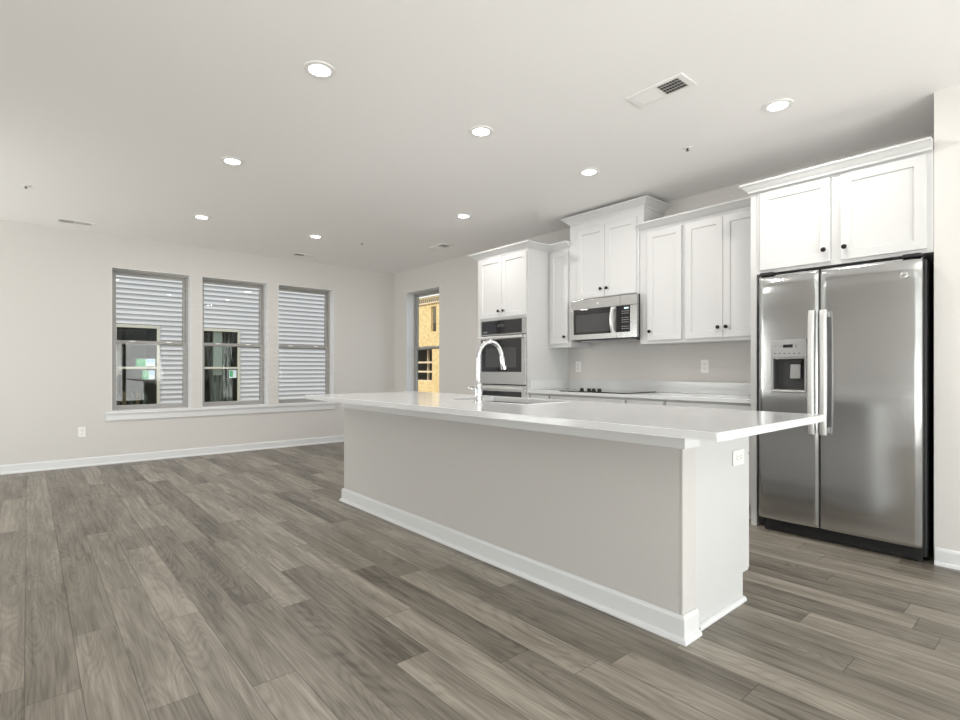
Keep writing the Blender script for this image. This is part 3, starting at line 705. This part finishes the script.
dup(v0, (.400, -4.186, H), 'slim ceiling register above and left of the left window', PI/2)
dup(v0, (.400, -1.680, H), 'slim ceiling register above the right window', PI/2)

# sprinkler heads
def sprinkler(x, y, label):
    t = thing('fire_sprinkler', label, 'sprinkler', (x, y, H), 'ceiling fire sprinklers')
    bm = bmesh.new(); lathe(bm, [(.030, H-.0005), (.028, H-.004), (.012, H-.006)], Matrix.Translation((x, y, 0)), 24); obj('escutcheon', bm, M_plate, t, smooth=True)
    bm = bmesh.new(); lathe(bm, [(.007, H-.006), (.006, H-.012), (.003, H-.014), (.003, H-.020)], Matrix.Translation((x, y, 0)), 14)
    lathe(bm, [(.012, H-.020), (.012, H-.0215)], Matrix.Translation((x, y, 0)), 14); obj('deflector', bm, M_slot, t, smooth=True)
    return t
s0 = sprinkler(5.608, -1.017, 'sprinkler head in ceiling between big register and microwave cabinet')
dup(s0, (1.556, -1.417, H), 'sprinkler head in ceiling near the far wall corner')
dup(s0, (1.525, -4.585, H), 'sprinkler head in ceiling at the far left edge')

# ------------------------------------------------------------------ outside
obj('ground', B((-40, -.2, -30, 40, -.4, -.3), (-.2, 40, .2, 40, -.4, -.3), (-.2, 40, -30, -7.3, -.4, -.3), (10.8, 40, -7.3, .2, -.4, -.3)), M_ground, kind='structure')
# neighbouring house with lap siding
t = thing('neighboring_house', 'house with pale blue-grey lap siding seen through the three windows', 'house', (-5, -3, -.3))
NW = [(-3.31, -2.515), (-1.76, -.957)]; NZ0, NZ1 = .235, 1.99
bm = bmesh.new(); P_ = .1005
def lap(y0, y1, za, zb):
    z = za
    k0 = math.ceil((za+.3)/P_-1e-6)
    zz = [za]+[(-.3+k*P_) for k in range(k0, 200) if za+.001 < -.3+k*P_ < zb-.001]+[zb]
    for a, b in zip(zz, zz[1:]):
        fa = ((a+.3)/P_) % 1; fa = 0 if fa > .999 else fa
        fb = fa+(b-a)/P_
        xa, xb = -5.0+.034*(1-fa), -5.0+.034*(1-min(fb, 1))
        prism(bm, [(xa, a), (xb, b), (-5.05, b), (-5.05, a)], 'y', y0, y1)
ztop = 6.4
ys = [-11]+[v for p in NW for v in p]+[2.0]
lap(-11, NW[0][0], -.3, ztop); lap(NW[0][1], NW[1][0], -.3, ztop); lap(NW[1][1], 2.0, -.3, ztop)
for a, b in NW: lap(a, b, -.3, NZ0); lap(a, b, NZ1, ztop)
obj('siding', bm, M_siding, t)
obj('house_wall', B((-9, -5.0505, -11, NW[0][0], -.3, ztop), (-9, -5.0505, NW[1][1], 2.0, -.3, ztop), (-9, -5.0505, NW[0][1], NW[1][0], -.3, ztop), (-9, -5.0505, *NW[0], -.3, NZ0), (-9, -5.0505, *NW[1], -.3, NZ0), (-9, -5.0505, *NW[0], NZ1, ztop), (-9, -5.0505, *NW[1], NZ1, ztop), (-9, -6.6, *NW[0], NZ0, NZ1), (-9, -6.6, *NW[1], NZ0, NZ1)), M_nint, t)
bm = bmesh.new(); prism(bm, [(-4.6, ztop), (-7, ztop+1.6), (-9.4, ztop)], 'y', -11.3, 2.3); obj('roof', bm, plain('roof_shingle', (.12, .11, .1), .9, var=.3, bscale=8), t)
for k, (a, b) in enumerate(NW):
    q = .055; xf0, xf1 = -5.03, -4.965; mid = 1.135
    f = obj('window', B((xf0, xf1, a, a+q, NZ0, NZ1), (xf0, xf1, b-q, b, NZ0, NZ1), (xf0, xf1, a+q, b-q, NZ0, NZ0+.06), (xf0, xf1, a+q, b-q, NZ1-q, NZ1), (xf0, xf1-.01, a+q, b-q, mid-.022, mid+.022)), M_nframe, t, bevel=.004)
    obj('glass_pane', B((-5.0, -4.996, a+q, b-q, NZ0+.06, NZ1-q)), M_nglass, f)
    if k == 0:
        for y0, y1, z0_, z1_ in ((-3.11-.0, -2.60, mid+.03, mid+.185), (-2.82, -2.61, mid-.235, mid-.05)):
            if y0 < -3: y0 = -2.93
            st = obj('sticker', B((-4.994, -4.992, y0, y1, z0_, z1_)), M_paper, f); h = z1_-z0_; w_ = y1-y0
            st['label'] = 'small green and white paper label stuck to the glass'
            g = B((-4.9915, -4.991, y0, y0+w_*.5, z0_+h*.03, z0_+h*.97)); obj('green_band', g, M_green, st)
            bm = bmesh.new()
            tube(bm, [(-4.9905, y0+w_*.07, z0_+h*.75), (-4.9905, y0+w_*.17, z0_+h*.25), (-4.9905, y0+w_*.38, z0_+h*.85)], .006, 6)
            obj('check_stroke', bm, M_paper, st)
            obj('blue_band', B((-4.9915, -4.991, y0+w_*.55, y1-.01, z0_+h*.5, z0_+h*.92)), M_blue, st)
        # bundles leaning in the room behind the glass
        for i in range(5):
            bm = bmesh.new(); y = a+.12+.12*i; tube(bm, [(-5.6, y, NZ0+.12), (-5.6, y+.03, NZ0+.25), (-5.62, y-.01, NZ0+.42)], [.035, .05, .03], 10); obj('stored_bundle', bm, M_lumber if i % 2 else M_cloth, t)
        obj('interior_panel', B((-6.0, -5.98, a+.02, a+.24, 1.0, 1.72)), M_lumber, t)
    else:
        obj('paper_strip', B((-5.04, -5.035, a+.26, a+.44, .98, NZ1-q)), M_paper, f)
        bm = bmesh.new()
        for i in range(9):
            y = a+.26+.055*i; pts = [(-5.3+.05*math.sin(i*2.1), y+.04*math.sin(z_*3+i), z_) for z_ in (NZ0+.05, .7, 1.1, 1.5, NZ1-.06)]; tube(bm, pts, [.03, .045, .035, .03, .02], 8)
        obj('plastic_sheeting', bm, M_cloth, t, smooth=True)
        st = obj('sticker', B((-4.994, -4.992, b-.23, b-.075, mid-.22, mid-.04)), M_paper, f); obj('green_band', B((-4.9915, -4.991, b-.22, b-.15, mid-.2, mid-.06)), M_green, st)
# sheathed building under construction, seen through the side window
t = thing('building_under_construction', 'building under construction with yellow strand-board sheathing outside the narrow window', 'building', (-11.5, 9, -.3))
def rects(x0, x1, z0, z1, holes):
    xs = sorted({x0, x1, *[h[0] for h in holes], *[h[1] for h in holes]}); zs = sorted({z0, z1, *[h[2] for h in holes], *[h[3] for h in holes]})
    out = []
    for a, b in zip(xs, xs[1:]):
        for c, d in zip(zs, zs[1:]):
            m, n_ = (a+b)/2, (c+d)/2
            if not any(h[0] < m < h[1] and h[2] < n_ < h[3] for h in holes): out.append((a, b, 9.0, 9.12, c, d))
    return out
HO = [(-11.66, -11.27, 2.78, 3.88), (-13.2, -11.58, .55, 2.0), (-14.6, -13.6, 2.78, 3.88), (-9.8, -9.0, 2.78, 3.88), (-9.8, -9.0, .55, 2.0)]
obj('sheathing', B(*rects(-20, -6.5, -.3, 6.2, HO)), M_osb, t)
obj('interior_back', B((-20, -6.5, 11.4, 11.5, -.3, 6.2), (-20, -6.5, 9.13, 11.39, 2.35, 2.5)), M_nint, t)
for z in (.58, 1.0, 1.42): obj('stud', B((-13.2, -11.58, 9.14, 9.2, z-.04, z+.04)), M_lumber, t)
for x in (-12.35, -11.95): obj('stud', B((x-.03, x+.03, 9.3, 9.4, .55, 2.0)), M_lumber, t)
obj('ledger_board', B((-16, -6.5, 8.94, 8.999, 4.02, 4.08)), M_lumber, t)
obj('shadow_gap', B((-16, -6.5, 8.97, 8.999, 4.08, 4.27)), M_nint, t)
for i in range(24):
    x = -13.4+i*.16; bm = bmesh.new(); prism(bm, [(x, 4.09), (x+.02, 4.09), (x+.09, 4.26), (x+.07, 4.26)], 'y', 8.93, 8.969); obj('truss_web', bm, M_lumber, t)
obj('house_wrap', B((-16, -6.5, 8.97, 8.999, 4.33, 4.95)), M_white, t)
